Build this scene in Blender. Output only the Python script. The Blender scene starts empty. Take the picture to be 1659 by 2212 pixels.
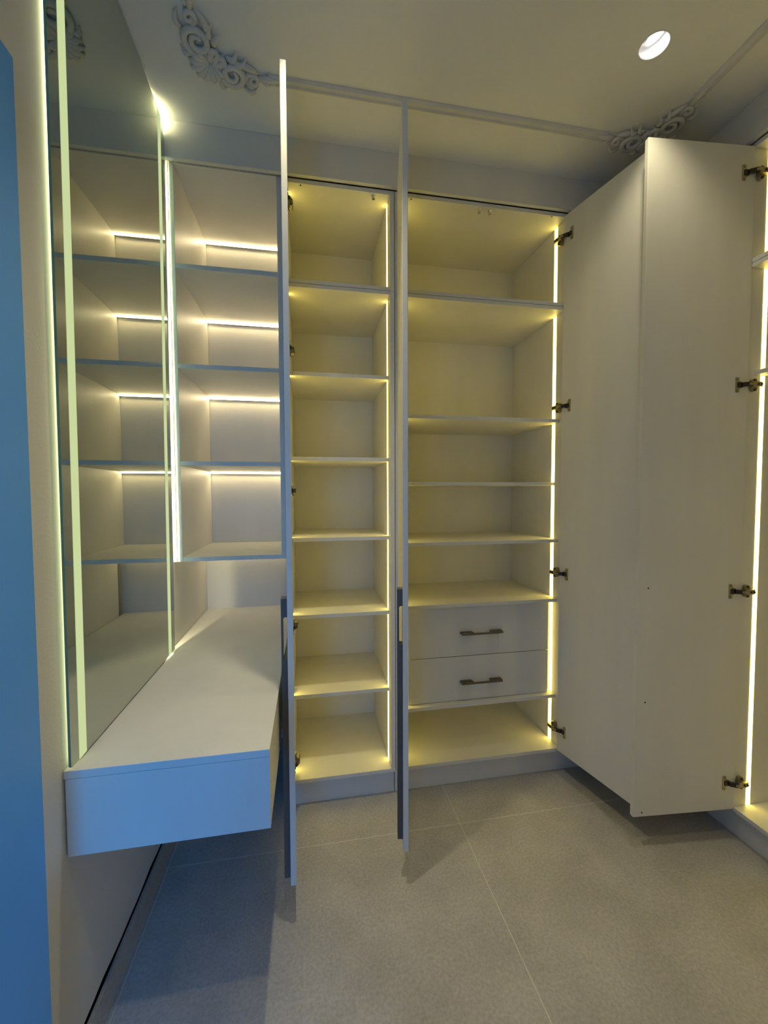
import bpy, bmesh, math
from mathutils import Vector, Matrix

C = bpy.context.scene.collection
SC = bpy.context.scene
# ------------------------------------------------------------------ camera
F_PX = 888.92
cam_d = bpy.data.cameras.new('camera')
cam_d.sensor_fit = 'HORIZONTAL'; cam_d.sensor_width = 36.0
cam_d.lens = 36.0 * F_PX / 1659.0
cam_d.clip_start = 0.02; cam_d.clip_end = 60
cam = bpy.data.objects.new('camera', cam_d); C.objects.link(cam)
R_ = Vector((0.98396321, -0.17833304, -0.0037057))
U_ = Vector((0.01130238, 0.04160122, 0.99907037))
B_ = -Vector((0.17801309, 0.98309037, -0.04294966))
m = Matrix((R_, U_, B_)).transposed().to_4x4()
m.translation = Vector((-0.03133931, -1.70507333, 1.31835007))
cam.matrix_world = m
SC.camera = cam
# ------------------------------------------------------------------ world: blue daylight that comes in through the doorway behind the camera
w = bpy.data.worlds.new('daylight'); SC.world = w; w.use_nodes = True
bg = w.node_tree.nodes['Background']
bg.inputs[0].default_value = (0.0, 0.31, 1.0, 1); bg.inputs[1].default_value = 4.4
# ------------------------------------------------------------------ light levels
LED_COL = (1.0, 0.77, 0.15)
LED_S = 5.5            # wardrobe strips
SHELF_S = 22.0         # strips of the open shelf unit
BACK_NEAR, BACK_FAR = 3.4, 125.0   # strips behind the mirror
FROST_S = 0.42         # etched glowing bands in the mirror
SPOT_W = 14.0           # ceiling downlights
SPOT_COL = (1.0, 0.88, 0.57)
SC.view_settings.view_transform = 'Standard'; SC.view_settings.look = 'None'
SC.view_settings.gamma = 1.0; SC.view_settings.use_curve_mapping = False
SC.view_settings.exposure = 0.7
SC.cycles.max_bounces = 12; SC.cycles.diffuse_bounces = 8; SC.cycles.glossy_bounces = 6

# ------------------------------------------------------------------ materials
def nodes_of(name):
    mt = bpy.data.materials.new(name); mt.use_nodes = True
    return mt, mt.node_tree.nodes, mt.node_tree.links, mt.node_tree.nodes['Principled BSDF']
def ramp(n, l, src, c0, c1, p0=0.3, p1=0.7):
    r = n.new('ShaderNodeValToRGB'); r.color_ramp.elements[0].position = p0; r.color_ramp.elements[1].position = p1
    r.color_ramp.elements[0].color = (*c0, 1); r.color_ramp.elements[1].color = (*c1, 1)
    l.new(src, r.inputs[0]); return r.outputs[0]
def mat_noise(name, c0, c1, rough, scale=(1, 1, 1), nscale=8, bump=0.0, bscale=200, metal=0.0, detail=6, spec=0.5):
    mt, n, l, b = nodes_of(name)
    tc = n.new('ShaderNodeTexCoord'); mp = n.new('ShaderNodeMapping'); mp.inputs['Scale'].default_value = scale
    l.new(tc.outputs['Object'], mp.inputs[0])
    nz = n.new('ShaderNodeTexNoise'); nz.inputs['Scale'].default_value = nscale; nz.inputs['Detail'].default_value = detail
    l.new(mp.outputs[0], nz.inputs['Vector'])
    l.new(ramp(n, l, nz.outputs['Fac'], c0, c1), b.inputs['Base Color'])
    b.inputs['Roughness'].default_value = rough; b.inputs['Metallic'].default_value = metal
    b.inputs['Specular IOR Level'].default_value = spec
    if bump:
        nb = n.new('ShaderNodeTexNoise'); nb.inputs['Scale'].default_value = bscale; nb.inputs['Detail'].default_value = 3
        l.new(mp.outputs[0], nb.inputs['Vector'])
        bp = n.new('ShaderNodeBump'); bp.inputs['Strength'].default_value = bump; bp.inputs['Distance'].default_value = 0.001
        l.new(nb.outputs['Fac'], bp.inputs['Height']); l.new(bp.outputs[0], b.inputs['Normal'])
    return mt
def mat_emit(name, col, s):
    mt = bpy.data.materials.new(name); mt.use_nodes = True; n = mt.node_tree.nodes; n.clear()
    e = n.new('ShaderNodeEmission'); e.inputs[0].default_value = (*col, 1); e.inputs[1].default_value = s
    o = n.new('ShaderNodeOutputMaterial'); mt.node_tree.links.new(e.outputs[0], o.inputs[0]); return mt
BOARD = mat_noise('white_melamine', (0.705, 0.69, 0.625), (0.755, 0.74, 0.675), 0.42, (1, 1, 0.25), 9, 0.06, 500, spec=0.35)
PAINT = mat_noise('wall_paint', (0.70, 0.68, 0.63), (0.74, 0.72, 0.67), 0.8, (1, 1, 1), 5, 0.35, 160, spec=0.2)
CEIL = mat_noise('ceiling_paint', (0.82, 0.81, 0.735), (0.86, 0.85, 0.775), 0.85, (1, 1, 1), 4, 0.25, 120, spec=0.2)
PLASTER = mat_noise('ornament_plaster', (0.66, 0.645, 0.60), (0.72, 0.70, 0.65), 0.8, (1, 1, 1), 14, 0.3, 150, spec=0.2)
DOORBLUE = mat_noise('door_blue', (0.12, 0.40, 0.84), (0.14, 0.43, 0.88), 0.5, (1, 1, 1), 5, 0.1, 90, spec=0.3)  # nearly even, saturated blue base colour
TILE = None
def mat_tile():
    mt, n, l, b = nodes_of('stone_tile')
    tc = n.new('ShaderNodeTexCoord')
    n1 = n.new('ShaderNodeTexNoise'); n1.inputs['Scale'].default_value = 5; n1.inputs['Detail'].default_value = 8; n1.inputs['Roughness'].default_value = 0.6
    n2 = n.new('ShaderNodeTexNoise'); n2.inputs['Scale'].default_value = 110; n2.inputs['Detail'].default_value = 4
    l.new(tc.outputs['Object'], n1.inputs['Vector']); l.new(tc.outputs['Object'], n2.inputs['Vector'])
    a = ramp(n, l, n1.outputs['Fac'], (0.42, 0.405, 0.375), (0.505, 0.487, 0.455), 0.36, 0.64)
    c = ramp(n, l, n2.outputs['Fac'], (0.84, 0.84, 0.84), (1.07, 1.07, 1.07), 0.33, 0.66)
    mx = n.new('ShaderNodeMix'); mx.data_type = 'RGBA'; mx.blend_type = 'MULTIPLY'; mx.inputs[0].default_value = 1.0
    l.new(a, mx.inputs[6]); l.new(c, mx.inputs[7]); l.new(mx.outputs[2], b.inputs['Base Color'])
    b.inputs['Roughness'].default_value = 0.5; b.inputs['Specular IOR Level'].default_value = 0.4
    bp = n.new('ShaderNodeBump'); bp.inputs['Strength'].default_value = 0.15; bp.inputs['Distance'].default_value = 0.001
    l.new(n2.outputs['Fac'], bp.inputs['Height']); l.new(bp.outputs[0], b.inputs['Normal'])
    return mt
TILE = mat_tile()
GROUT = mat_noise('grout', (0.60, 0.58, 0.52), (0.68, 0.66, 0.60), 0.9, (1, 1, 1), 30)
GAP = mat_noise('dark_gap', (0.02, 0.02, 0.02), (0.03, 0.03, 0.03), 0.9)
LED = mat_emit('led_warm', LED_COL, LED_S)
LED_SH = mat_emit('led_shelf', (1.0, 0.80, 0.46), SHELF_S)
LED_UNDER = mat_emit('led_under_unit', (1.0, 0.80, 0.46), SHELF_S * 0.6)
LED_BACK = [mat_emit('led_mirror_%s' % k, (1.0, 0.88, 0.52), v) for k, v in (('near', BACK_NEAR), ('far', BACK_FAR))]
FROST = mat_emit('etched_band', (0.86, 1.0, 0.50), FROST_S)
LAMP = mat_emit('lamp_face', (1.0, 0.96, 0.92), 9.0)
ALU = mat_noise('aluminium', (0.75, 0.74, 0.70), (0.82, 0.81, 0.77), 0.4, metal=0.6)
BRASS = mat_noise('antique_nickel', (0.34, 0.30, 0.21), (0.44, 0.39, 0.28), 0.35, nscale=40, metal=0.9)
BLACK = mat_noise('black_steel', (0.015, 0.013, 0.012), (0.03, 0.027, 0.025), 0.4)
PULL = mat_noise('charcoal_laminate', (0.095, 0.088, 0.082), (0.115, 0.106, 0.10), 0.5, (1, 1, 0.2), 12)
BRONZE = mat_noise('dark_bronze', (0.13, 0.11, 0.085), (0.20, 0.17, 0.13), 0.38, nscale=60, metal=0.8)
CHROME = mat_noise('chrome', (0.70, 0.70, 0.68), (0.8, 0.8, 0.78), 0.15, metal=1.0)
LAMPWHITE = mat_noise('lamp_white', (0.82, 0.82, 0.82), (0.86, 0.86, 0.86), 0.35)
mt, n_, l_, b_ = nodes_of('mirror_silver'); MIRROR = mt
b_.inputs['Base Color'].default_value = (0.49, 0.53, 0.43, 1); b_.inputs['Metallic'].default_value = 1.0; b_.inputs['Roughness'].default_value = 0.006
nz = n_.new('ShaderNodeTexNoise'); nz.inputs['Scale'].default_value = 6
tcm = n_.new('ShaderNodeTexCoord'); l_.new(tcm.outputs['Object'], nz.inputs['Vector'])
l_.new(ramp(n_, l_, nz.outputs['Fac'], (0.52, 0.55, 0.47), (0.54, 0.57, 0.49)), b_.inputs['Base Color'])
mt, n_, l_, b_ = nodes_of('glass_edge'); EDGE = mt
b_.inputs['Base Color'].default_value = (0.18, 0.42, 0.33, 1); b_.inputs['Roughness'].default_value = 0.15
b_.inputs['Transmission Weight'].default_value = 0.35

# ------------------------------------------------------------------ helpers
def link(name, bm, mats, parent=None, smooth=False):
    bmesh.ops.recalc_face_normals(bm, faces=bm.faces[:])
    me = bpy.data.meshes.new(name); bm.to_mesh(me); bm.free()
    for mm in (mats if isinstance(mats, (list, tuple)) else [mats]): me.materials.append(mm)
    if smooth:
        for p in me.polygons: p.use_smooth = True
    o = bpy.data.objects.new(name, me); C.objects.link(o)
    if parent: o.parent = parent
    return o
def thing(name, label, cat, loc=(0, 0, 0), rz=0.0, group=None):
    o = bpy.data.objects.new(name, None); C.objects.link(o); o.location = loc; o.rotation_euler = (0, 0, rz)
    o.empty_display_size = 0.1
    return tag(o, label, cat, group)
def tag(o, label, cat, group=None):
    o['label'] = label; o['category'] = cat
    if group: o['group'] = group
    return o
def struct(o): o['kind'] = 'structure'; return o
def bx(bm, x0, x1, y0, y1, z0, z1, bev=0.0, mi=0):
    r = bmesh.ops.create_cube(bm, size=1.0)
    vs = r['verts']
    for v in vs:
        v.co = Vector(((x0 + x1) / 2 + v.co.x * (x1 - x0), (y0 + y1) / 2 + v.co.y * (y1 - y0), (z0 + z1) / 2 + v.co.z * (z1 - z0)))
    fs = list({f for v in vs for f in v.link_faces})
    for f in fs: f.material_index = mi
    if bev:
        es = list({e for v in vs for e in v.link_edges})
        rb = bmesh.ops.bevel(bm, geom=es, offset=bev, segments=1, profile=0.5, affect='EDGES')
        for f in rb['faces']: f.material_index = mi
    return bm
def box(name, x0, x1, y0, y1, z0, z1, mat, parent=None, bev=0.0006):
    """coordinates are world; they become local to the parent's place"""
    bm = bmesh.new(); bx(bm, x0, x1, y0, y1, z0, z1, bev)
    if parent is not None:
        inv = parent_world(parent).inverted()
        bmesh.ops.transform(bm, matrix=inv, verts=bm.verts[:])
    return link(name, bm, mat, parent)
def parent_world(o):
    mw = Matrix.Identity(4)
    while o is not None:
        mw = Matrix.LocRotScale(o.location, o.rotation_euler, o.scale) @ mw; o = o.parent
    return mw
def cyl(bm, p, axis, r, h, seg=16, mi=0, r2=None):
    q = Vector((0, 0, 1)).rotation_difference(Vector(axis).normalized()).to_matrix().to_4x4()
    rr = bmesh.ops.create_cone(bm, cap_ends=True, segments=seg, radius1=r, radius2=(r if r2 is None else r2), depth=h,
                               matrix=Matrix.Translation(p) @ q)
    for f in {f for v in rr['verts'] for f in v.link_faces}: f.material_index = mi
def prism(bm, pts, axis, a0, a1, mi=0):
    """pts 2D outline, extruded along axis ('x','y','z') from a0 to a1"""
    def mk(p, a):
        if axis == 'x': return (a, p[0], p[1])
        if axis == 'y': return (p[0], a, p[1])
        return (p[0], p[1], a)
    A = [bm.verts.new(mk(p, a0)) for p in pts]; B = [bm.verts.new(mk(p, a1)) for p in pts]
    fs = [bm.faces.new(A), bm.faces.new(B[::-1])]
    k = len(pts)
    for i in range(k): fs.append(bm.faces.new((A[i], B[i], B[(i + 1) % k], A[(i + 1) % k])))
    for f in fs: f.material_index = mi
def dup(o, parent):
    c = o.copy(); C.objects.link(c); c.parent = parent
    for ch in o.children: dup(ch, c)
    return c

# ------------------------------------------------------------------ key dimensions (metres)
XL = -0.557            # left wall
YB = 0.537             # back wall
XR = 2.075             # right wall
YN = -1.76             # near wall with the doorway the photographer stands in
ZC = 2.6942            # ceiling
T = 0.016              # cabinet board
ZT = 2.5427            # underside of the cabinet tops
ZB = 0.1275            # top of the cabinet floors
TS = 0.018

# ------------------------------------------------------------------ room shell
bm = bmesh.new(); bx(bm, XL - 0.4, XR + 0.1, -3.4, YB + 0.1, -0.08, -0.0004)
floor = struct(link('floor', bm, GROUT))
TX, TY = 1.0865, 1.20
J = 0.0013
# unseen ground added beyond the doorway, keeps out sky light from below
bm = bmesh.new(); bx(bm, -9.0, 9.0, -14.0, -3.402, -0.08, -0.0004)
struct(link('floor', bm, TILE))
xs = [-0.5385 - TX, -0.5385, 0.5480, 0.5480 + TX, 0.548 + 2 * TX]
ys = [-0.19 - 3 * TY, -0.19 - 2 * TY, -0.19 - TY, -0.19, -0.19 + TY]
for i in range(4):
    for j in range(4):
        x0, x1 = max(xs[i], XL - 0.03) + J, min(xs[i + 1], XR + 0.05) - J
        y0, y1 = max(ys[j], -3.3) + J, min(ys[j + 1], YB + 0.03) - J
        if x1 - x0 < 0.005: continue
        b2 = bmesh.new(); bx(b2, x0, x1, y0, y1, -0.006, 0.0, 0.0008)
        link('tile', b2, TILE, floor)

def wall(name, x0, x1, y0, y1, z0, z1, mat=PAINT):
    b3 = bmesh.new(); bx(b3, x0, x1, y0, y1, z0, z1); return struct(link(name, b3, mat))
# left wall: plaster stops in a ragged shadow gap above the tile skirting
wl = wall('wall_left', XL - 0.08, XL - 0.02, YN - 0.1, YB + 0.08, -0.006, ZC, GAP)
b3 = bmesh.new()
import random
random.seed(4)
pts = [(YB + 0.01, ZC), (YN, ZC)]
N = 44
for k in range(N + 1):
    y = YN + (YB + 0.01 - YN) * k / N
    pts.append((y, 0.0985 + 0.0028 * math.sin(y * 17.0) + 0.0022 * math.sin(y * 41 + 1) + random.uniform(-0.0008, 0.0008)))
prism(b3, pts, 'x', XL - 0.02, XL)
pl = link('plaster', b3, PAINT, wl)
wall('wall_back', XL - 0.08, XR + 0.08, YB, YB + 0.08, -0.006, ZC)
wall('wall_right', XR, XR + 0.08, YN - 0.1, YB + 0.08, -0.006, ZC)
# near wall with doorway, its depth shaped to aim the daylight
DX0, DX1, DZ = -0.520, 0.365, 2.075
b3 = bmesh.new()
prism(b3, [(XL - 0.02, -0.006), (DX0, -0.006), (DX0, DZ), (DX1, DZ), (DX1, -0.006), (XR + 0.02, -0.006), (XR + 0.02, ZC), (XL - 0.02, ZC)], 'y', YN - 0.70, YN)
struct(link('wall_front', b3, PAINT))
# unseen panel added across the doorway to narrow the daylight to its left side
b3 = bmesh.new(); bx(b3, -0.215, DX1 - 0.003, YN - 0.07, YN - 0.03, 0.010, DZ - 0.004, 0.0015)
struct(link('daylight_blocker', b3, DOORBLUE))
# ceiling with round cut-outs for the downlights
LAMPS = [(1.028, -0.549), (-0.02, -0.575), (1.028, -1.40), (-0.02, -1.36)]
LR = 0.0425
b3 = bmesh.new()
def loop(pts):
    vs = [b3.verts.new((p[0], p[1], ZC)) for p in pts]
    return [b3.edges.new((vs[i], vs[(i + 1) % len(vs)])) for i in range(len(vs))]
ed = loop([(XL - 0.08, YN - 0.1), (XR + 0.08, YN - 0.1), (XR + 0.08, YB + 0.08), (XL - 0.08, YB + 0.08)])
for lx, ly in LAMPS:
    ed += loop([(lx + LR * math.cos(2 * math.pi * k / 32), ly + LR * math.sin(2 * math.pi * k / 32)) for k in range(32)])
bmesh.ops.triangle_fill(b3, edges=ed, use_beauty=True)
ret = bmesh.ops.extrude_face_region(b3, geom=b3.faces[:])
for v in [g for g in ret['geom'] if isinstance(g, bmesh.types.BMVert)]: v.co.z += 0.012
struct(link('ceiling', b3, CEIL))
bm = bmesh.new(); bx(bm, XL - 0.08, XR + 0.08, YN - 0.1, YB + 0.08, ZC + 0.11, ZC + 0.13)
struct(link('ceiling', bm, GAP))
# tile skirting under the desk
bm = bmesh.new(); bx(bm, XL + 0.0012, XL + 0.0105, YN + 0.03, YB - 0.002, 0.0, 0.0885, 0.001)
struct(link('baseboard_left', bm, TILE))

# ceiling moulding: a flat profiled frame
def moulding(name, p0, p1):
    d = (Vector(p1) - Vector(p0)).normalized(); nrm = Vector((-d.y, d.x))
    prof = [(-0.019, 0), (-0.019, -0.004), (-0.013, -0.010), (-0.007, -0.011), (-0.003, -0.007), (0.003, -0.007), (0.007, -0.012), (0.014, -0.009), (0.019, -0.003), (0.019, 0)]
    b4 = bmesh.new(); rings = []
    for p in (p0, p1):
        rings.append([b4.verts.new((p[0] + nrm.x * a, p[1] + nrm.y * a, ZC + z)) for a, z in prof])
    k = len(prof)
    for i in range(k): b4.faces.new((rings[0][i], rings[1][i], rings[1][(i + 1) % k], rings[0][(i + 1) % k]))
    b4.faces.new(rings[0]); b4.faces.new(rings[1][::-1])
    return struct(link(name, b4, PLASTER))
MX0, MX1, MY0, MY1 = -0.352, 1.312, -1.46, -0.238
moulding('trim_1', (MX0 + 0.2, MY1), (MX1 - 0.21, MY1))
moulding('trim_2', (MX0, MY0), (MX0, MY1 - 0.2))
moulding('trim_3', (MX1, MY0), (MX1, MY1 - 0.2))
moulding('trim_4', (MX0, MY0), (MX1, MY0))

# rococo corner ornaments
def sweep(pts, rad, flat=0.75):
    b4 = bmesh.new(); rings = []; S = 8; n = len(pts)
    for i, (u, v, z) in enumerate(pts):
        a = Vector(pts[max(i - 1, 0)][:2]); c = Vector(pts[min(i + 1, n - 1)][:2]); d = c - a
        d = d.normalized() if d.length > 1e-9 else Vector((1, 0)); nr = Vector((-d.y, d.x)); r = rad[i]
        rings.append([b4.verts.new((u + nr.x * r * math.cos(t), v + nr.y * r * math.cos(t), z + r * flat * math.sin(t))) for t in [2 * math.pi * k / S for k in range(S)]])
    for i in range(n - 1):
        for k in range(S): b4.faces.new((rings[i][k], rings[i][(k + 1) % S], rings[i + 1][(k + 1) % S], rings[i + 1][k]))
    b4.faces.new(rings[0][::-1]); b4.faces.new(rings[-1])
    return b4
def spiral(cu, cv, r0, r1, a0, turns, rt0, rt1, n=34, z=-0.004, lift=-0.010):
    P, Rr = [], []
    for i in range(n):
        f = i / (n - 1); r = r0 + (r1 - r0) * f ** 0.85; a = a0 + turns * 2 * math.pi * f
        P.append((cu + r * math.cos(a), cv + r * math.sin(a), z + lift * math.sin(f * math.pi * 0.8))); Rr.append(rt0 + (rt1 - rt0) * f)
    Rr[0] *= 0.3
    return P, Rr
def frond(u0, v0, u1, v1, bend, w0, w1, n=10, z=-0.003, lift=-0.011):
    P, Rr = [], []; d = Vector((u1 - u0, v1 - v0)); nr = Vector((-d.y, d.x))
    for i in range(n):
        f = i / (n - 1); q = Vector((u0, v0)) + d * f + nr * bend * 4 * f * (1 - f)
        P.append((q.x, q.y, z + lift * math.sin(f * math.pi * 0.9 + 0.2)))
        Rr.append((w0 + (w1 - w0) * f) * (0.35 + 0.65 * math.sin(min(1, f * 1.5 + 0.15) * math.pi / 2)) * (1.0 if f < 0.85 else 0.55))
    return P, Rr
ORN = []
def arm_parts():
    L = []
    L.append(('scroll', spiral(0.090, 0.004, 0.046, 0.010, math.radians(170), 1.7, 0.0085, 0.0050)))
    L.append(('scroll', spiral(0.062, 0.040, 0.022, 0.006, math.radians(-60), -1.3, 0.0070, 0.0040, 24)))
    L.append(('scroll', spiral(0.154, -0.003, 0.021, 0.005, math.radians(200), -1.4, 0.0065, 0.0035, 26)))
    L.append(('leaf', frond(0.118, 0.034, 0.170, 0.012, 0.25, 0.010, 0.004)))
    L.append(('leaf', frond(0.080, 0.050, 0.112, 0.076, -0.25, 0.009, 0.003)))
    L.append(('leaf', frond(0.098, 0.046, 0.140, 0.058, -0.25, 0.009, 0.003)))
    L.append(('leaf', frond(0.120, -0.034, 0.166, -0.030, -0.25, 0.008, 0.003)))
    L.append(('leaf', frond(0.170, 0.002, 0.250, 0.000, 0.10, 0.010, 0.003)))
    L.append(('leaf', frond(0.172, 0.008, 0.212, 0.026, -0.25, 0.008, 0.002)))
    L.append(('leaf', frond(0.178, -0.006, 0.206, -0.022, 0.25, 0.007, 0.002)))
    L.append(('leaf', frond(0.204, 0.004, 0.234, 0.014, -0.25, 0.006, 0.002)))
    L.append(('leaf', frond(0.030, 0.030, 0.058, 0.070, 0.25, 0.010, 0.004)))
    L.append(('leaf', frond(0.052, -0.022, 0.066, -0.050, -0.25, 0.008, 0.003)))
    return L
def ornament(cx, cy, sx, label):
    t = thing('corner_ornament', label, 'moulding', (cx, cy, ZC), 0, 'plaster corner ornaments on the ceiling')
    def place(name, PR):
        b4 = sweep(PR[0], [r * 1.3 for r in PR[1]], 0.95)
        for v in b4.verts: v.co = Vector((v.co.x * sx, -v.co.y, v.co.z))
        link(name, b4, PLASTER, t, True)
    for nm, PR in arm_parts():
        place(nm, PR)
        P, Rr = PR; place(nm, ([(v, u, z) for u, v, z in P], Rr))
    for k in range(9):
        a = math.radians(225 + (k - 4) * 21)
        ln = 0.060 + 0.012 * math.cos((k - 4) * 0.5)
        place('shell_lobe', frond(0.030 + 0.008 * math.cos(a), 0.030 + 0.008 * math.sin(a), 0.030 + ln * math.cos(a), 0.030 + ln * math.sin(a), 0.05 * (k - 4) / 4, 0.004, 0.0105, 9))
    # low plaster ground the carving stands on
    b4 = bmesh.new()
    prism(b4, [(0.0, -0.03), (0.15, -0.02), (0.20, -0.006), (0.20, 0.008), (0.13, 0.035), (0.06, 0.05), (0.05, 0.06), (0.035, 0.13), (0.008, 0.20), (-0.006, 0.20), (-0.02, 0.15), (-0.03, 0.0)], 'z', -0.004, 0.001)
    for v in b4.verts: v.co = Vector((v.co.x * sx, -v.co.y, v.co.z))
    link('ground', b4, PLASTER, t)
    return t
ornament(MX0, MY1, 1, 'scrolled plaster corner ornament on the ceiling above the open shelf unit')
ornament(MX1, MY1, -1, 'scrolled plaster corner ornament on the ceiling above the two facing open doors')

# filler boards between the cabinet tops and the ceiling
def board(name, label, cat, x0, x1, y0, y1, z0, z1, mat=BOARD):
    b4 = bmesh.new(); cx, cy = (x0 + x1) / 2, (y0 + y1) / 2
    bx(b4, x0 - cx, x1 - cx, y0 - cy, y1 - cy, 0, z1 - z0, 0.0006)
    o = link(name, b4, mat); o.location = (cx, cy, z0); return tag(o, label, cat)
board('filler_board', 'long white filler board under the ceiling above the back row of cabinets', 'panel', XL + 0.001, 1.5170, -0.0215, -0.0035, 2.5610, ZC - 0.0005)
board('filler_board', 'white filler board under the ceiling above the cabinet at the right edge', 'panel', 1.5176, 1.5356, -1.60, -0.0225, 2.5610, ZC - 0.0005)

# ------------------------------------------------------------------ hinges and doors
def hinge_mesh(s):
    """cup hinge in a door's own frame: x from hinge edge across the door, inner face at y=0 (towards s), z centred"""
    b4 = bmesh.new()
    # cup flange with two ears
    prism(b4, [(0.024, -0.027), (0.034, -0.027), (0.036, -0.025), (0.036, 0.025), (0.034, 0.027), (0.024, 0.027), (0.022, 0.024), (0.022, 0.016), (0.012, 0.009), (0.012, -0.009), (0.022, -0.016), (0.022, -0.024)], 'y', 0, s * 0.0022)
    for z in (-0.020, 0.020): cyl(b4, (0.028, s * 0.0030, z), (0, 1, 0), 0.0036, 0.0022, 10)
    # black cup and link
    bx(b4, 0.010, 0.030, min(0, s * 0.005), max(0, s * 0.005), -0.0095, 0.0095, 0.001, 1)
    prism(b4, [(0.016, s * 0.002), (0.016, s * 0.010), (-0.004, s * 0.021), (-0.022, s * 0.019), (-0.022, s * 0.009), (-0.002, s * 0.010)], 'z', -0.0075, 0.0075, 1)
    prism(b4, [(0.010, s * 0.0095), (0.010, s * 0.0125), (-0.006, s * 0.0225), (-0.014, s * 0.0225), (-0.014, s * 0.0195), (-0.004, s * 0.0185)], 'z', -0.0045, 0.0045, 0)
    # steel arm
    prism(b4, [(-0.014, s * 0.020), (-0.042, s * 0.021), (-0.055, s * 0.016), (-0.0565, s * 0.008), (-0.042, s * 0.007), (-0.014, s * 0.007)], 'z', -0.0085, 0.0085)
    for x in (-0.034, -0.047): cyl(b4, (x, s * 0.0205, 0), (0, 1, 0), 0.0040, 0.004, 10, 1)
    # winged mounting plate on the cabinet side
    prism(b4, [(-0.022, 0.012), (-0.025, 0.020), (-0.033, 0.023), (-0.041, 0.020), (-0.044, 0.012), (-0.044, -0.012), (-0.041, -0.020), (-0.033, -0.023), (-0.025, -0.020), (-0.022, -0.012)], 'y', s * -0.010, s * 0.0075)
    for z in (-0.0175, 0.0175): cyl(b4, (-0.033, s * 0.0085, z), (0, 1, 0), 0.0042, 0.003, 10, 1)
    bmesh.ops.recalc_face_normals(b4, faces=b4.faces[:])
    me = bpy.data.meshes.new('hinge'); b4.to_mesh(me); b4.free()
    me.materials.append(BRASS); me.materials.append(BLACK); return me
HINGE = {1: hinge_mesh(1), -1: hinge_mesh(-1)}
DT = 0.0175
def door(parent, P0, P1, z0, z1, s, hinges, holes=(), pull=None):
    """leaf from hinge edge P0 to free edge P1 (inner face line); s = side of the inner face"""
    d = Vector(P1) - Vector(P0); W = d.length; a = math.atan2(d.y, d.x)
    b4 = bmesh.new(); bx(b4, 0, W, min(0, -s * DT), max(0, -s * DT), 0, z1 - z0, 0.0012)
    o = link('door', b4, BOARD, parent)
    pw = parent_world(parent).inverted()
    loc = pw @ Vector((P0[0], P0[1], z0)); o.location = loc; o.rotation_euler = (0, 0, a - parent.rotation_euler.z)
    for z in hinges:
        h = bpy.data.objects.new('hinge', HINGE[s]); C.objects.link(h); h.parent = o; h.location = (0.014, s * 0.0001, z - z0)
        h['label'] = 'antique nickel cup hinge'
    for x, z in holes:
        b5 = bmesh.new(); cyl(b5, (x, s * 0.0003, z - z0), (0, 1, 0), 0.0030, 0.0008, 12); link('screw_hole', b5, BLACK, o)
    if pull:
        # charcoal full grip: a slab on the outer face with a rounded finger slot cut in from the door side
        pz0, pz1, hz0, hz1, x0, x1 = pull
        y0, y1, yn = -s * (DT + 0.0002), -s * (DT + 0.0180), -s * (DT + 0.0115); r = 0.006
        pts = [(y0, pz0)]
        def arc(cy, cz, a0, a1, rr):
            for k in range(5):
                t = math.radians(a0 + (a1 - a0) * k / 4); pts.append((cy - s * rr * math.cos(t), cz + rr * math.sin(t)))
        arc(y1 + s * 0.003, pz0 + 0.003, -90, 0, 0.003); arc(y1 + s * 0.003, pz1 - 0.003, 0, 90, 0.003)
        pts.append((y0, pz1)); pts.append((y0, hz1))
        arc(yn + s * r, hz1 - r, 90, 0, r); arc(yn + s * r, hz0 + r, 0, -90, r)
        pts.append((y0, hz0))
        b5 = bmesh.new(); prism(b5, [(y, z - z0) for y, z in pts], 'x', x0, x1)
        h = link('pull_handle', b5, PULL, o); h['label'] = 'charcoal grip strip with finger slot'
    return o
HZ = (0.2275, 0.9555, 1.7080, 2.4490)

def led(parent, x0, x1, y0, y1, z0, z1, mat=LED, name='led_strip'):
    return box(name, x0, x1, y0, y1, z0, z1, mat, parent, 0)

# ------------------------------------------------------------------ wall-hung open shelf unit
UY0, UYB = 0.013, 0.525
UXL, UXR = -0.5405, -0.1272
us = thing('open_shelf_unit', 'open white wall shelf unit with four lit bays hanging above the desk', 'shelf', ((UXL + UXR) / 2, UY0, 1.0573))
UZ0, UZ1 = 1.0573, 2.584
box('side_panel', UXL, UXL + TS, UY0, UYB, UZ0, UZ1, BOARD, us)
box('side_panel', UXR - TS, UXR, UY0, UYB, UZ0, UZ1, BOARD, us)
ui0, ui1 = UXL + TS + 0.0003, UXR - TS - 0.0003
box('bottom_panel', ui0, ui1, UY0, UYB, UZ0, UZ0 + 0.0170, BOARD, us)
box('top_panel', ui0, ui1, UY0, UYB, UZ1 - 0.018, UZ1, BOARD, us)
box('back_panel', ui0, ui1, UYB - 0.006, UYB, UZ0 + 0.0175, UZ1 - 0.0185, BOARD, us)
SH = [(2.1822, 2.2000), (1.8065, 1.8235), (1.4335, 1.4500)]
for a, b in SH: box('shelf', ui0, ui1, UY0, UYB - 0.0065, a, b, BOARD, us)
for zt in (UZ1 - 0.018, 2.1822, 1.8065, 1.4335, UZ0):
    bar = box('led_bar', ui0 + 0.001, ui1 - 0.001, UYB - 0.0180, UYB - 0.0068, zt - 0.0072, zt - 0.0003, ALU, us, 0)
    # 45-degree diffuser on the bar
    b4 = bmesh.new()
    prism(b4, [(UYB - 0.0182, zt - 0.0004), (UYB - 0.0262, zt - 0.0004), (UYB - 0.0182, zt - 0.0072)], 'x', ui0 + 0.0015, ui1 - 0.0015)
    bmesh.ops.transform(b4, matrix=parent_world(us).inverted(), verts=b4.verts[:])
    link('led_strip', b4, LED_UNDER if zt == UZ0 else LED_SH, us)
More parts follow.
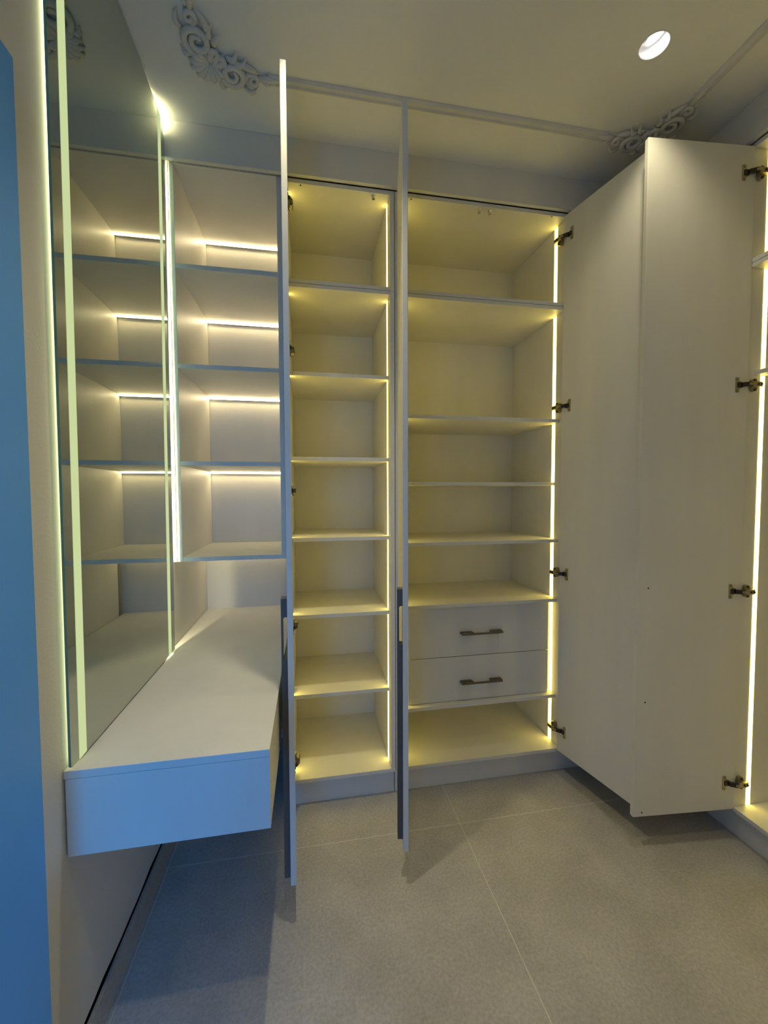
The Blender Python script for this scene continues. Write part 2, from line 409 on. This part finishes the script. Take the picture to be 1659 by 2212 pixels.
# scribe strip between wall and unit
box('scribe_strip', XL + 0.0005, UXL - 0.0022, UY0 - 0.001, UY0 + 0.016, UZ0, UZ1, BOARD, us)

# ------------------------------------------------------------------ narrow wardrobe
def carcass(t, x0, x1, yb, levels, splits):
    """x0,x1 inner faces; front plane y=0, back panel at yb"""
    s0, s1 = splits
    for a, b in ((x0 - TS, x0), (x1, x1 + TS)):
        box('side_panel', a, b, 0.0, yb + 0.006, ZB - T, (s0 + s1) / 2 - 0.0004, BOARD, t)
        box('side_panel', a, b, 0.0, yb + 0.006, (s0 + s1) / 2 + 0.0004, ZT + T, BOARD, t)
    e = 0.0003; mid = (s0 + s1) / 2
    box('top_panel', x0 + e, x1 - e, 0, yb, ZT, ZT + T, BOARD, t)
    box('upper_box_floor', x0 + e, x1 - e, 0, yb, mid + 0.0010, s1, BOARD, t)
    box('lower_box_top', x0 + e, x1 - e, 0, yb, s0, mid - 0.0010, BOARD, t)
    box('bottom_panel', x0 + e, x1 - e, 0, yb, ZB - T, ZB, BOARD, t)
    box('back_panel', x0 + e, x1 - e, yb, yb + 0.006, ZB - T, ZT + T, BOARD, t)
    for yf, z0, z1 in levels: box('shelf', x0 + e, x1 - e, yf, yb - 0.001, z0, z1, BOARD, t)
    for xs0, xs1 in ((x0 + e * 0.5, x0 + 0.0012), (x1 - 0.0012, x1 - e * 0.5)):
        pass
def led_sides(t, x0, x1, y0, y1, splits, blocked, sides=(0, 1)):
    """vertical strips let into both sides, interrupted by the shelves"""
    for k in sides:
        a, b = ((x0 + 0.0001, x0 + 0.0010), (x1 - 0.0010, x1 - 0.0001))[k]
        cuts = sorted([(ZB - 1, ZB)] + [(z0, z1) for yf, z0, z1 in blocked if yf < y1 - 0.004] + [(splits[0], splits[1]), (ZT, ZT + 1)])
        for i in range(len(cuts) - 1):
            z0, z1 = cuts[i][1] + 0.0006, cuts[i + 1][0] - 0.0006
            led(t, a, b, y0, y1, z0, z1)
NB = 0.4798
c1l, c1r = -0.1068, 0.3064
nw = thing('narrow_wardrobe', 'narrow tall white wardrobe with shelves, between the desk and the wide wardrobe', 'wardrobe', ((c1l + c1r) / 2, 0, 0))
SPL = (2.1432, 2.1735)
L1 = [(0.043, 1.8085, 1.8235), (0.0285, 1.4585, 1.4735), (0.0335, 1.1225, 1.1381), (0.039, 0.7955, 0.8111), (0.055, 0.4455, 0.4612)]
carcass(nw, c1l, c1r, NB, L1, SPL)
LY0, LY1 = 0.0655, 0.0885
led_sides(nw, c1l, c1r, 0.056, 0.075, SPL, L1)
box('plinth', c1l - TS, c1r + TS, 0.0335, 0.0495, 0.0, ZB - T - 0.0003, BOARD, nw)
door(nw, (-0.1035, -0.0215), (-0.0830, -0.4656), 0.1226, 2.5405, 1, (0.2275, 0.790, 1.334, 1.8856, 2.449), holes=((0.41, 0.56),), pull=(0.145, 1.0092, 0.8241, 0.9527, 0.405, 0.437))
def catch(t, x, y):
    b4 = bmesh.new()
    cyl(b4, (x, y, ZT - 0.0010), (0, 0, 1), 0.0075, 0.0018, 16); cyl(b4, (x, y, ZT - 0.0060), (0, 0, 1), 0.0042, 0.009, 14)
    cyl(b4, (x, y, ZT - 0.0128), (0, 0, 1), 0.0062, 0.005, 14, r2=0.0068)
    bmesh.ops.transform(b4, matrix=parent_world(t).inverted(), verts=b4.verts[:])
    link('door_bumper', b4, CHROME, t)
def hole(t, x, y):
    b4 = bmesh.new(); cyl(b4, (x, y, ZT - 0.0003), (0, 0, 1), 0.0035, 0.0006, 12)
    bmesh.ops.transform(b4, matrix=parent_world(t).inverted(), verts=b4.verts[:]); link('screw_hole', b4, BLACK, t)
catch(nw, 0.2406, 0.0148); hole(nw, -0.0522, 0.0099)

# ------------------------------------------------------------------ wide wardrobe with two drawers
c2l, c2r = 0.3452, 1.1062
ww = thing('wide_wardrobe', 'wide tall white wardrobe with shelves, two drawers and open double doors', 'wardrobe', ((c2l + c2r) / 2, 0, 0))
L2 = [(0.032, 1.6458, 1.6612), (0.0728, 1.3580, 1.3720), (0.0312, 1.0910, 1.1060), (0.0334, 0.8105, 0.8262), (0.0316, 0.3522, 0.3678)]
carcass(ww, c2l, c2r, NB, L2, (2.1400, 2.1705))
led_sides(ww, c2l, c2r, 0.0655, 0.0885, (2.1400, 2.1705), L2)
box('plinth', c2l - TS + 0.0006, 1.5700, 0.0335, 0.0495, 0.0, ZB - T - 0.0003, BOARD, ww)
box('corner_filler', c2r + TS + 0.0005, 1.5555, 0.0, 0.018, ZB - T, ZT + T, BOARD, ww)
# drawers
def drawer(z0, z1):
    b4 = bmesh.new(); bx(b4, -0.3425, 0.3425, 0, 0.016, 0, z1 - z0, 0.0008)
    # the box behind the front
    h = z1 - z0 - 0.03
    bx(b4, -0.325, -0.313, 0.0165, 0.405, 0.015, h); bx(b4, 0.313, 0.325, 0.0165, 0.405, 0.015, h)
    bx(b4, -0.312, 0.312, 0.393, 0.405, 0.015, h); bx(b4, -0.312, 0.312, 0.0165, 0.392, 0.015, 0.025)
    o = link('drawer', b4, BOARD, ww)
    o.location = parent_world(ww).inverted() @ Vector((0.7385, 0.060, z0))
    b5 = bmesh.new(); zc = (0.6853 if z0 > 0.5 else 0.4583) - z0
    bx(b5, -0.099, 0.099, -0.0300, -0.0245, zc - 0.0055, zc + 0.0040, 0.0012)
    for sx in (-1, 1):
        a, b = (0.045, 0.099); yb_ = -0.0001
        pts = [(sx * b, -0.0243), (sx * b, yb_), (sx * a, yb_), (sx * (a - 0.006), -0.0243)]
        prism(b5, pts, 'z', zc - 0.0045, zc + 0.0040)
    hd = link('handle', b5, BRONZE, o); hd['label'] = 'dark bronze bar handle'
    return o
drawer(0.3695, 0.5735); drawer(0.5765, 0.8055)
for xa, xb in ((c2l + 0.0245, c2l + 0.0405), (c2r - 0.0405 + 0.001, c2r - 0.0255)):
    box('drawer_bank_side', xa, xb, 0.0785, NB - 0.001, 0.3682, 0.8102, BOARD, ww)
door(ww, (0.3515, -0.0130), (0.2822, -0.4120), 0.1210, 2.5450, 1, HZ, pull=(0.1461, 1.0039, 0.8178, 0.9474, 0.350, 0.382))
door(ww, (1.0925, -0.0040), (1.1780, -0.3960), 0.1226, 2.5440, -1, HZ)
catch(ww, 0.7016, 0.0174); catch(ww, 0.7506, 0.0176); hole(ww, 0.3981, 0.0087); hole(ww, 1.0379, 0.0064)

# ------------------------------------------------------------------ wardrobe along the right wall (front plane x = 1.5376, built turned by -90 degrees)
XF = 1.5376; YF0, YF1 = -1.46, -0.4525       # inner faces of its sides
rw = thing('side_wardrobe', 'white lit wardrobe cut off by the right edge, its open door facing the camera', 'wardrobe', (XF, (YF0 + YF1) / 2, 0))
XB2 = XF + 0.48
sp = (2.1258, 2.1560)
for a, b in ((YF0 - TS, YF0), (YF1, YF1 + TS)):
    box('side_panel', XF, XB2 + 0.006, a, b, ZB - T, (sp[0] + sp[1]) / 2 - 0.0004, BOARD, rw)
    box('side_panel', XF, XB2 + 0.006, a, b, (sp[0] + sp[1]) / 2 + 0.0004, ZT + T, BOARD, rw)
e = 0.0003
box('top_panel', XF, XB2, YF0 + e, YF1 - e, ZT, ZT + T, BOARD, rw)
box('upper_box_floor', XF, XB2, YF0 + e, YF1 - e, (sp[0] + sp[1]) / 2 + 0.0010, sp[1], BOARD, rw)
box('lower_box_top', XF, XB2, YF0 + e, YF1 - e, sp[0], (sp[0] + sp[1]) / 2 - 0.0010, BOARD, rw)
box('bottom_panel', XF, XB2, YF0 + e, YF1 - e, ZB - T, ZB, BOARD, rw)
box('back_panel', XB2, XB2 + 0.006, YF0 + e, YF1 - e, ZB - T, ZT + T, BOARD, rw)
box('shelf', XF + 0.0288, XB2 - 0.001, YF0 + e, YF1 - e, 1.7462, 1.7622, BOARD, rw)
for ya, yb in ((YF1 - 0.0010, YF1 - 0.0001), (YF0 + 0.0001, YF0 + 0.0010)):
    for z0, z1 in ((ZB, 1.7462), (1.7622, sp[0]), (sp[1], ZT)):
        led(rw, XF + 0.0570, XF + 0.0755, ya, yb, z0 + 0.0006, z1 - 0.0006)
box('plinth', XF + 0.0335, XF + 0.0495, YF0 - TS, 0.033, 0.0, ZB - T - 0.0003, BOARD, rw)
box('corner_filler', XF, XF + 0.018, YF1 + TS + 0.0005, -0.0005, ZB - T, ZT + T, BOARD, rw)
door(rw, (1.5362, -0.4558), (1.1310, -0.4222), 0.1226, 2.5440, 1, HZ, holes=((0.3677, 0.9758), (0.3697, 0.5545), (0.3727, 0.1391)))

# ------------------------------------------------------------------ wall-hung desk
dx0, dx1, dy0, dy1 = XL + 0.0015, -0.1285, -0.7425, YB - 0.001
dk = thing('dressing_desk', 'long white wall hung desk running under the mirror and the shelf unit', 'desk', ((dx0 + dx1) / 2, (dy0 + dy1) / 2, 0.538))
DZT = 0.7290
box('desk_top', dx0, dx1, dy0, dy1, DZT - 0.018, DZT, BOARD, dk, 0.0008)
box('end_panel', dx0 + 0.0025, dx1, dy0 + 0.0005, dy0 + 0.0185, 0.5385, DZT - 0.0186, BOARD, dk, 0.0008)
box('front_panel', dx1 - 0.0185, dx1 - 0.0005, dy0 + 0.019, dy1, 0.5385, DZT - 0.0186, BOARD, dk)
box('bottom_panel', dx0 + 0.0025, dx1 - 0.019, dy0 + 0.019, dy1, 0.5385, 0.5545, BOARD, dk)

# ------------------------------------------------------------------ mirror on the left wall
XM = -0.5398
mr = thing('wall_mirror', 'frameless wall mirror with two glowing vertical bands above the desk', 'mirror', (XM, -0.39, 0.733))
def mpt(y, z): return (y + 0.39, z - 0.733)
zt_, zb_ = ZC - 0.004, 0.7335
yn0, yn1 = -0.7415, -0.7290        # near edge at the bottom / top
yf0, yf1 = -0.0485, -0.0205        # far edge at the bottom / top
pts = [mpt(yn0 + 0.004, zb_), mpt(yf0, zb_)]
rr = 0.085
for k in range(9):
    a = math.radians(90 * k / 8); pts.append(mpt(yf1 - 0.075 + 0.075 * math.cos(a), zt_ - 0.012 - 0.075 + 0.075 * math.sin(a)))
pts += [mpt(-0.24, zt_ - 0.004), mpt(-0.40, zt_), mpt(yn1, zt_), mpt(yn0, zb_ + 0.006), mpt(yn0 + 0.001, zb_ + 0.002)]
b4 = bmesh.new(); prism(b4, pts, 'x', -0.0052, 0.0, 0)
b4.faces.ensure_lookup_table()
bmesh.ops.recalc_face_normals(b4, faces=b4.faces[:])
for f in b4.faces: f.material_index = 0 if f.normal.x > 0.9 else 1
link('glass', b4, [MIRROR, EDGE], mr)
def band(y00, y01, y10, y11, z0, z1):
    b4 = bmesh.new()
    prism(b4, [mpt(y00, z0), mpt(y01, z0), mpt(y11, z1), mpt(y10, z1)], 'x', 0.0001, 0.0006); return link('etched_band', b4, FROST, mr)
band(-0.7095, -0.6800, -0.6895, -0.6615, zb_ + 0.0005, zt_ - 0.001)
band(-0.1180, -0.0885, -0.0905, -0.0625, zb_ + 0.0005, zt_ - 0.018)
for yb_, yt_, dx, lm in ((-0.7085, -0.7085, 0.0090, LED_BACK[0]), (-0.0960, -0.0680, 0.0036, LED_BACK[1])):
    b4 = bmesh.new(); prism(b4, [mpt(yb_ - 0.004, 0.737), mpt(yb_ + 0.004, 0.737), mpt(yt_ + 0.004, zt_ - 0.012), mpt(yt_ - 0.004, zt_ - 0.012)], 'x', -0.0164, -0.0164 + dx)
    link('led_strip', b4, lm, mr)
b4 = bmesh.new(); bx(b4, -0.0168, -0.0056, -0.690 + 0.39, -0.1060 + 0.39, 0.003, zt_ - 0.733 - 0.03); link('backing', b4, GAP, mr)

# ------------------------------------------------------------------ entrance door leaf, swung back against the left wall
LX = -0.5150
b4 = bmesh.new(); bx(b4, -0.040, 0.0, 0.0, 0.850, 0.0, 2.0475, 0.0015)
d1 = struct(link('door_1', b4, DOORBLUE)); d1.location = (LX, -1.728, 0.010)

# ------------------------------------------------------------------ downlights
def downlight(lx, ly, label, power=1.0, tilt=(0, 0, 0), beam=80):
    t = thing('downlight', label, 'lamp', (lx, ly, ZC), 0, 'recessed ceiling downlights')
    S = 32
    def ringmesh(prof):
        b5 = bmesh.new(); rg = []
        for r, z in prof: rg.append([b5.verts.new((r * math.cos(2 * math.pi * k / S), r * math.sin(2 * math.pi * k / S), z)) for k in range(S)])
        for i in range(len(rg) - 1):
            for k in range(S): b5.faces.new((rg[i][k], rg[i][(k + 1) % S], rg[i + 1][(k + 1) % S], rg[i + 1][k]))
        return b5
    link('trim_ring', ringmesh([(0.0418, 0.004), (0.0445, -0.0006), (0.0440, -0.0018), (0.0405, -0.0012), (0.0395, 0.004)]), LAMPWHITE, t, True)
    can = link('can', ringmesh([(0.0412, 0.0042), (0.0412, 0.070), (0.001, 0.070)]), LAMPWHITE, t, True)
    b5 = bmesh.new()
    til = Matrix.Translation((0, 0, 0.040)) @ Matrix.Rotation(math.radians(-26), 4, Vector((0.25, 1.0, 0)).normalized())
    bmesh.ops.create_cone(b5, cap_ends=True, segments=28, radius1=0.027, radius2=0.027, depth=0.003, matrix=til)
    ln = link('lamp_lens', b5, LAMP, t); ln.visible_shadow = True
    b5 = ringmesh([(0.0285, -0.010), (0.031, -0.010), (0.033, 0.012), (0.030, 0.012), (0.0285, -0.010)])
    bmesh.ops.transform(b5, matrix=til, verts=b5.verts[:]); link('gimbal', b5, CHROME, t, True)
    ld = bpy.data.lights.new('downlight_beam', 'SPOT'); ld.energy = SPOT_W * power; ld.color = SPOT_COL
    ld.spot_size = math.radians(beam); ld.spot_blend = 1.0; ld.shadow_soft_size = 0.022
    lo = bpy.data.objects.new('downlight_beam', ld); C.objects.link(lo); lo.parent = t; lo.location = (0, 0, 0.020); lo.rotation_euler = tilt
    return t
downlight(*LAMPS[0], 'round recessed downlight in the ceiling near the right corner ornament', 0.5, (math.radians(4), math.radians(-9), 0), 100)
downlight(*LAMPS[1], 'round recessed downlight in the ceiling above the narrow wardrobe door', 1.8)
downlight(*LAMPS[2], 'round recessed downlight in the ceiling nearest the doorway on the right side', 0.6)
downlight(*LAMPS[3], 'round recessed downlight in the ceiling nearest the doorway on the left side', 0.85)
